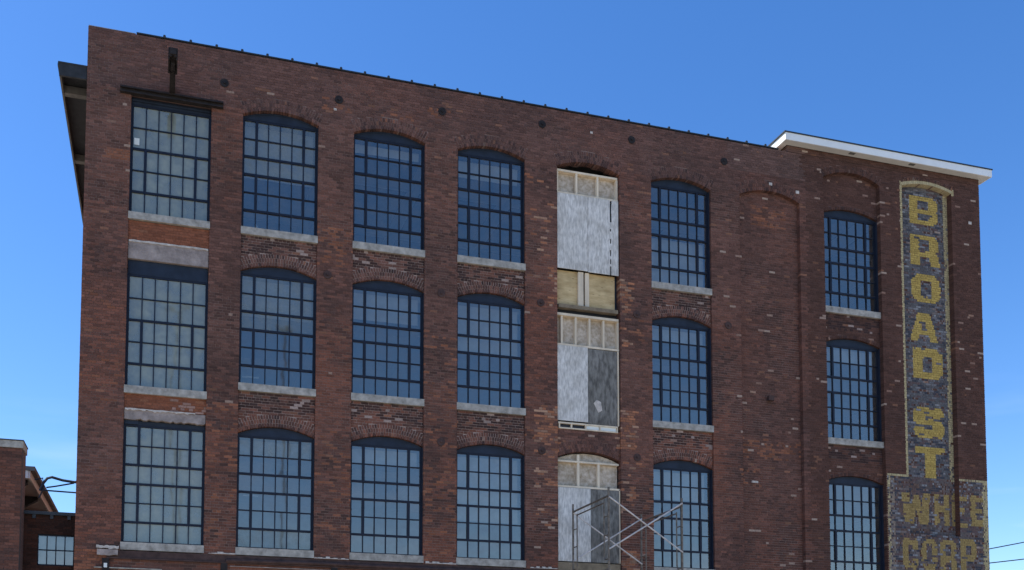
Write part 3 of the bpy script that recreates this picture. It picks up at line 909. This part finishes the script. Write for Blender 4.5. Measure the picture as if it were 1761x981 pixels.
# ------------------------------------------------------------------ lower ledge beam, brackets, plaster scraps
lg = MB()
lg.box(-1.35, 10.85, -.07, -.004, 5.27, 5.30); lg.box(-1.35, 10.85, -.028, -.003, 5.30, 5.475)
lg.build('ledge_beam', 'rust', mill, label='rusty steel angle running under the lowest sills')
m = MB(); m.tube([(1.6, -.07, 5.335), (4.0, -.075, 5.36), (7.0, -.07, 5.345), (10.2, -.07, 5.35)], .05, 8); m.build('conduit_pipe', 'rust', mill)
m = MB(); m.box(-1.65, .0, -.06, -.004, 5.02, 5.045); m.build('ledge_strip', 'sill', mill)
m = MB(); m.box(1.7, 9.9, -.045, -.004, 5.19, 5.208); m.build('ledge_strip', 'concrete', mill)
for x in (-1.37, 1.55, 4.44, 7.4, 10.4):
    bx(x-.085, x+.085, -.07, -.003, 3.2, 5.268).build('steel_post', 'steel', mill)
m = MB(); ragged(m, -1.60, -1.06, 5.58, 5.515, -.10, -.002, 12, .015, .02); m.build('stone_corbel', 'plaster', mill)
m = MB(); ragged(m, -1.58, -1.08, 5.49, 5.36, -.10, .0, 5, .0, .03); m.build('stone_corbel', 'concrete', mill)
bx(-1.41, -1.33, -.10, -.072, 5.03, 5.14).build('paper_tag', 'paper', mill)
for a, b in ((1.15, 1.83), (3.90, 4.83), (6.97, 7.84), (10.05, 10.86)):
    m = MB(); n = 9
    for i in range(n):
        p, q = a+(b-a)*i/n, a+(b-a)*(i+1)/n
        h = random.choice((.012, .02, .03, .055)); m.box(p-.002, q+.002, -.03-random.random()*.03, 0, 5.505, 5.505+h)
    m.build('plaster_scrap', 'plaster', mill)

# ------------------------------------------------------------------ boarded bay
def boarded(label):
    o = bpy.data.objects.new('boarded_opening', None); C.objects.link(o); o.parent = mill; o['label'] = label
    return o
def part(p, name, mat, x0, x1, y0, y1, z0, z1, label=None):
    o = bx(x0, x1, y0, y1, z0, z1).build(name, mat, p)
    if label: o['label'] = label
    return o
b1 = boarded('top boarded opening with whitewashed sheets and plywood below')
part(b1, 'header', 'timber', 10.93, 12.88, .09, .22, 17.33, 17.39)
part(b1, 'bottom_plate', 'timber', 10.93, 12.88, .07, .22, 16.64, 16.70)
for x in (10.95, 11.56, 12.24, 12.86): part(b1, 'stud', 'timber', x-.03, x+.03, .10, .22, 16.70, 17.33)
for a, b in ((10.93, 11.55), (11.551, 12.24), (12.241, 12.88)): part(b1, 'strand_board', 'osb', a, b, .221, .24, 16.70, 17.36)
part(b1, 'sheathing_board', 'osbwhite', 10.92, 11.885, .035, .055, 14.38, 16.635)
part(b1, 'sheathing_board', 'osbwhite', 11.895, 12.60, .03, .05, 14.36, 16.635)
m = MB()
zz_ = 14.36; random.seed(3)
while zz_ < 16.62:
    h = random.uniform(.06, .16); w_ = random.choice((0, 0, .0, .03, .035)) if zz_ < 15.9 else random.uniform(.035, .06)
    m.box(12.602+w_, 12.87, .03, .05, zz_, min(16.63, zz_+h)); zz_ += h
m.build('sheathing_strip', 'osbwhite', b1)
part(b1, 'gap_dark_sheet', 'cable', 12.5, 12.75, .10, .12, 14.4, 16.6)  # darkness of the crack put in as a black sheet
for a, b in ((10.92, 11.60), (11.96, 12.80)): part(b1, 'plywood_panel', 'ply', a, b, .16, .18, 13.32, 14.37)
part(b1, 'stud', 'timber', 11.60, 11.765, .09, .18, 13.32, 14.355); part(b1, 'stud', 'timber', 11.82, 11.95, .10, .18, 13.32, 14.355)
part(b1, 'bottom_plate', 'oldtimber', 10.95, 12.84, .02, .20, 13.20, 13.31)
part(b1, 'gap_dark_sheet', 'cable', 10.9, 12.9, .24, .26, 12.95, 14.4)  # black sheet paints the dark between the boards
b2 = boarded('middle boarded opening with one white and one grey sheet')
part(b2, 'header', 'timber', 10.91, 12.87, .05, .20, 12.98, 13.05)
part(b2, 'bottom_plate', 'timber', 10.91, 12.88, .05, .20, 12.08, 12.14)
for x in (11.07, 11.51, 11.95, 12.40, 12.86): part(b2, 'stud', 'timber', x-.03, x+.03, .08, .20, 12.14, 12.98)
for a, b in ((10.92, 11.50), (11.501, 11.95), (11.951, 12.40), (12.401, 12.88)): part(b2, 'strand_board', 'osb', a, b, .201, .22, 12.14, 13.0)
part(b2, 'sheathing_board', 'osbwhite', 10.91, 11.865, .03, .05, 9.86, 12.075, 'whitewashed sheet')
part(b2, 'sheathing_board', 'osbgrey', 11.875, 12.80, .04, .06, 9.83, 12.055, 'weathered grey sheet')
part(b2, 'edge_board', 'timber', 12.82, 12.87, .05, .12, 9.83, 12.07)
m = MB().prism([(12.05, 10.45), (12.20, 10.18), (12.32, 10.25), (12.28, 10.50), (12.15, 10.56)], .034, .039); m.build('torn_paper', 'plaster', b2)
lad = boarded('small timber frame under the grey sheet')
part(lad, 'rail', 'timber', 10.93, 12.82, .03, .10, 9.77, 9.815); part(lad, 'rail', 'timber', 10.95, 12.82, .03, .10, 9.62, 9.66)
for x in (10.97, 11.35, 11.80, 12.25, 12.80): part(lad, 'stud', 'timber', x-.02, x+.02, .035, .10, 9.66, 9.77)
part(lad, 'insulation_board', 'paper', 11.83, 12.22, .06, .08, 9.66, 9.77); part(lad, 'insulation_board', 'paper', 12.28, 12.77, .06, .08, 9.66, 9.77)
part(lad, 'gap_dark_sheet', 'cable', 10.92, 12.86, .11, .13, 9.60, 9.86)  # black sheet colours the space behind the frame dark
b3 = boarded('lowest boarded opening behind the scaffold with strand board head')
part(b3, 'header', 'timber', 10.93, 12.86, .08, .20, 8.66, 8.71)
m = MB(); A = A5[3]; n = 12
m.prism([(10.91, 8.71), (12.89, 8.71)] + [(12.89-1.98*i/n, A.z(12.89-1.98*i/n)-.03) for i in range(n+1)], .21, .23); m.build('strand_board', 'osb', b3)
part(b3, 'strand_board', 'osb', 10.93, 12.86, .201, .209, 7.95, 8.66)
for x in (11.58, 12.22): part(b3, 'stud', 'timber', x-.035, x+.035, .09, .20, 7.97, 8.66 if x > 12 else 8.90)
part(b3, 'bottom_plate', 'timber', 10.92, 12.87, .05, .20, 7.91, 7.965)
part(b3, 'sheathing_board', 'osbwhite', 10.92, 11.935, .03, .05, 5.76, 7.90, 'whitewashed sheet')
part(b3, 'sheathing_board', 'osbgrey', 11.945, 12.84, .04, .06, 5.76, 7.90, 'weathered grey sheet')
part(b3, 'edge_board', 'timber', 12.85, 12.885, .05, .12, 5.76, 7.95)
part(b3, 'plywood_panel', 'oldtimber', 10.91, 12.87, .03, .06, 4.3, 5.73)

# ------------------------------------------------------------------ scaffold
sc = thing('scaffold_tower', 'tubular steel scaffold tower with crossed braces in front of the boarded bay', 'scaffold', (12.2, -1.65, 0))
def sp(mb, name, mat):
    o = mb.build(name, mat, sc); o.location = (-12.2, 1.65, 0); return o
LH = 1.93
for X, top in ((11.15, 7.30), (13.275, 7.14)):
    lift = 0
    z1 = top-.12
    while z1 > 0.1:
        z0 = max(0.0, z1-LH+.02)
        m = MB()
        for y in (-.5, -2.8): m.tube([(X, y, z0), (X, y, z1+.12 if lift == 0 else z1+.005)], .029)
        m.tube([(X, -.5, z1-.10), (X, -2.8, z1-.10)], .028)
        if z1-z0 > 1:
            m.tube([(X, -.78, z1-.24), (X, -2.52, z1-.24)], .02)
            for yo, yi in ((-.5, -.78), (-2.8, -2.52)):
                m.tube([(X, yi, z1-.20), (X, yi, z0+.25), (X, yi+(.05 if yi < -1 else -.05)*-1, z0+.16), (X, yo, z0+.16)], .019)
                for q in (.62, 1.12): m.tube([(X, yo, z1-q), (X, yi, z1-q)], .016)
        sp(m, 'end_frame', 'yellowtube')
        z1 -= LH; lift += 1
for y in (-.5, -2.8):
    yy = y-.03
    zt, zb_ = (7.05, 5.68)
    for a, b in (((11.15, zt), (13.275, zb_)), ((11.15, zb_), (13.275, zt-.05))):
        m = MB(); m.tube([(a[0], yy, a[1]), (b[0], yy-.01*(a[1] > b[1]), b[1])], .020); sp(m, 'cross_brace', 'galv')
        m = MB(); m.tube([(a[0], yy, a[1]-LH), (b[0], yy-.01*(a[1] > b[1]), b[1]-LH)], .020); sp(m, 'cross_brace', 'galv')

# ------------------------------------------------------------------ neighbours on the left
def mini_wall(owner, x_lo, x_hi, y, z_lo, z_hi, holes, dk, cap=300):
    """brick face with its own courses: single bricks largest-first, the rest one mesh"""
    lst = []
    mm = MB(); k0 = int(z_lo/CH); k = k0
    while k*CH < z_hi:
        za, zb = max(k*CH, z_lo), min((k+1)*CH, z_hi); zm = (za+zb)/2
        iv = [(x_lo, x_hi)]
        for h in holes:
            q = h(zm)
            if q: iv = subtract(iv, *q)
        for a, b in iv:
            if b-a < .03: continue
            off = BL/2 if k % 2 else 0
            j = math.floor((a-off)/BL); xs_ = [a]
            while True:
                j += 1; x = j*BL+off
                if x >= b-.045: break
                if x > a+.045: xs_.append(x)
            xs_.append(b)
            for i in range(len(xs_)-1): lst.append((xs_[i]+.004, xs_[i+1]-.004, za+.004, zb-.004))
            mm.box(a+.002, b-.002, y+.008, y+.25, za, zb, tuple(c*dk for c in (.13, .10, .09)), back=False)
        k += 1
    wl = mm.build('wall', 'brick', owner)
    st = MB()
    lst.sort(key=lambda b: (b[2] < 5.05, (b[0]+3.0)**2 + (b[2]-5.5)**2))
    for i, (a, b, c, d) in enumerate(lst):
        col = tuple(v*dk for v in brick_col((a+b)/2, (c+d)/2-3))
        yy = y+random.uniform(-.003, .003)
        st.box(a, b, yy, yy+.05, c, d, col, back=False, jit=.002)
    st.build('brickwork', 'brick', wl, kind='stuff')
    return wl
nb = thing('brick_wing', 'tall brick wing with a pale stone coping at the left edge', 'building', (0, 0, 0))
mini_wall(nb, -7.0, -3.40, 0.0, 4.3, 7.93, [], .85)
bx(-7.0, -3.402, .255, .75, 0, 7.92).build('side_wall', 'wallback', nb)
bx(-7.0, -3.402, .02, .254, 0, 4.3).build('lower_wall', 'wallback', nb)
bx(-7.0, -3.375, -.03, .78, 7.93, 8.10).build('coping', 'sill', nb)
bx(-7.0, -3.36, -.045, .80, 8.10, 8.13).build('coping_flashing', 'coping', nb)
lk = thing('link_building', 'low dark brick link with a small eight-pane window between the wing and the mill', 'building', (0, 0, 0))
ly = .72
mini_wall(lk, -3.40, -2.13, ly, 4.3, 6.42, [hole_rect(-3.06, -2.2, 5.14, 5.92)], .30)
bx(-3.40, -2.13, ly+.26, 12, 0, 6.40).build('back_wall', 'wallback', lk)
bx(-3.40, -2.13, ly+.02, ly+.25, 0, 4.3).build('lower_wall', 'wallback', lk)
bx(-3.40, -2.125, ly-.08, 12, 6.42, 6.50).build('coping', 'coping', lk)
for i in range(3): bx(-3.2+i*.42, -3.12+i*.42, ly-.05, ly-.001, 6.32, 6.418).build('coping_bracket', 'coping', lk)
m = MB(); fx = [-3.06+.215*i for i in range(5)]
for x in fx: m.box(x-.012, x+.012, ly+.06, ly+.10, 5.14, 5.92)
for z in (5.15, 5.53, 5.91): m.box(-3.06, -2.2, ly+.058, ly+.098, z-.014, z+.014)
lw = m.build('window', 'frame', lk)
for i in range(4):
    for z0, z1 in ((5.165, 5.515), (5.545, 5.895)):
        p = bpy.data.objects.new('pane', pane_me); C.objects.link(p); p.parent = lw
        p.location = ((fx[i]+fx[i+1])/2, ly+.08, (z0+z1)/2); p.scale = (.19, 1, z1-z0); p.rotation_euler = (0, 0, random.gauss(0, .003))
bx(-3.05, -2.2, ly+.22, ly+.24, 5.15, 5.9).build('pale_panel', 'palepanel', lw)

rh_ = thing('rear_shed', 'rear shed roof with cream fascia and dark brackets behind the brick wing', 'building', (0, 0, 0))
bx(-9, -4.35, 3.1, 20, 0, 7.7).build('wall', 'wallback', rh_)
bx(-9, -3.45, 3.0, 20, 8.05, 8.17).build('roof', 'roof', rh_)
bx(-3.62, -3.57, 3.05, 20, 7.84, 8.05).build('fascia', 'cream', rh_)
bx(-9, -3.621, 3.02, 3.06, 7.84, 8.05).build('fascia', 'cream', rh_)
bx(-4.6, -3.621, 3.07, 20, 7.90, 7.93).build('soffit', 'cream', rh_)
for i in range(6):
    y = 3.5+i*2.4
    MB().prism([(-4.35, 7.55), (-4.1, 7.55), (-3.7, 7.80), (-3.7, 7.895), (-4.35, 7.895)], y, y+.22).build('bracket', 'eave', rh_)
pp = thing('service_pipe', 'bent service conduit and thin pipes between the shed roof and the mill', 'pipe', (0, 0, 0))
m = MB(); m.tube([(-3.30, 3, 7.50), (-3.22, 3, 7.72), (-3.12, 3, 7.86), (-3.0, 3, 7.90), (-2.72, 3, 7.83), (-2.42, 3, 7.80), (-2.11, 3, 7.82)], .038); m.build('conduit', 'coping', pp)
m = MB(); m.tube([(-3.14, 3, 7.60), (-2.9, 3, 7.65), (-2.42, 3, 7.77)], .022); m.build('strut', 'coping', pp)
m = MB(); m.tube([(-3.30, 3, 7.52), (-2.11, 3, 7.50)], .022); m.build('pipe', 'coping', pp)
m = MB(); m.tube([(-3.32, 3, 7.3), (-3.20, 3, 7.6), (-3.24, 3, 7.86), (-3.45, 3, 7.80)], .022); m.build('pipe', 'coping', pp)

# ------------------------------------------------------------------ overhead cables to a pole beyond the right edge
def cable(p, q, sag, label):
    m = MB(); n = 24; P, Q = Vector(p), Vector(q)
    m.tube([P.lerp(Q, i/n)-Vector((0, 0, sag*4*(i/n)*(1-i/n))) for i in range(n+1)], .022, 6)
    o = m.build('overhead_cable', 'cable'); o['label'] = label; o['category'] = 'cable'; o['group'] = 'overhead cables beside the mill'
cable((26.13, 4.0, 6.85), (52, 4.0, 13.0), .35, 'upper dark cable rising from the right wall of the mill')
cable((26.13, 4.0, 6.58), (52, 4.0, 11.0), .35, 'lower dark cable rising from the right wall of the mill')
po = thing('utility_pole', 'wooden utility pole holding the two cables', 'pole', (52.2, 4, 0))
m = MB(); m.tube([(0, 0, 0), (0, 0, 13.6)], .17, 10); m.build('pole', 'pole', po)
bx(-.08, .08, -1, 1, 12.6, 12.75).build('crossarm', 'pole', po)

# ------------------------------------------------------------------ light masts across the lot, mirrored in the window glass
for x, h, lab in ((.55, 27.8, 'tallest light mast mirrored in the first column of windows'), (7.7, 27.2, 'light mast mirrored in the second column of windows'), (.95, 18.0, 'shorter light mast mirrored in the lowest window of the first column')):
    t = thing('light_mast', lab, 'lamp post', (x, -40, 0), 'light masts across the lot')
    m = MB(); m.tube([(0, 0, 0), (0, 0, h)], .07, 8); m.build('pole', 'coping', t)
    m = MB(); m.tube([(-.40, 0, h-.1), (.40, 0, h-.1)], .04, 6); m.build('crossarm', 'coping', t)
    for q in (-1, 1): bx(q*.36-.18, q*.36+.18, -.2, .2, h-.05, h+.09).build('lamp_head', 'coping', t)

bpy.context.view_layer.update()
print('bricks', len(bricks), 'faces', len(bw.f), 'rings', len(rings))
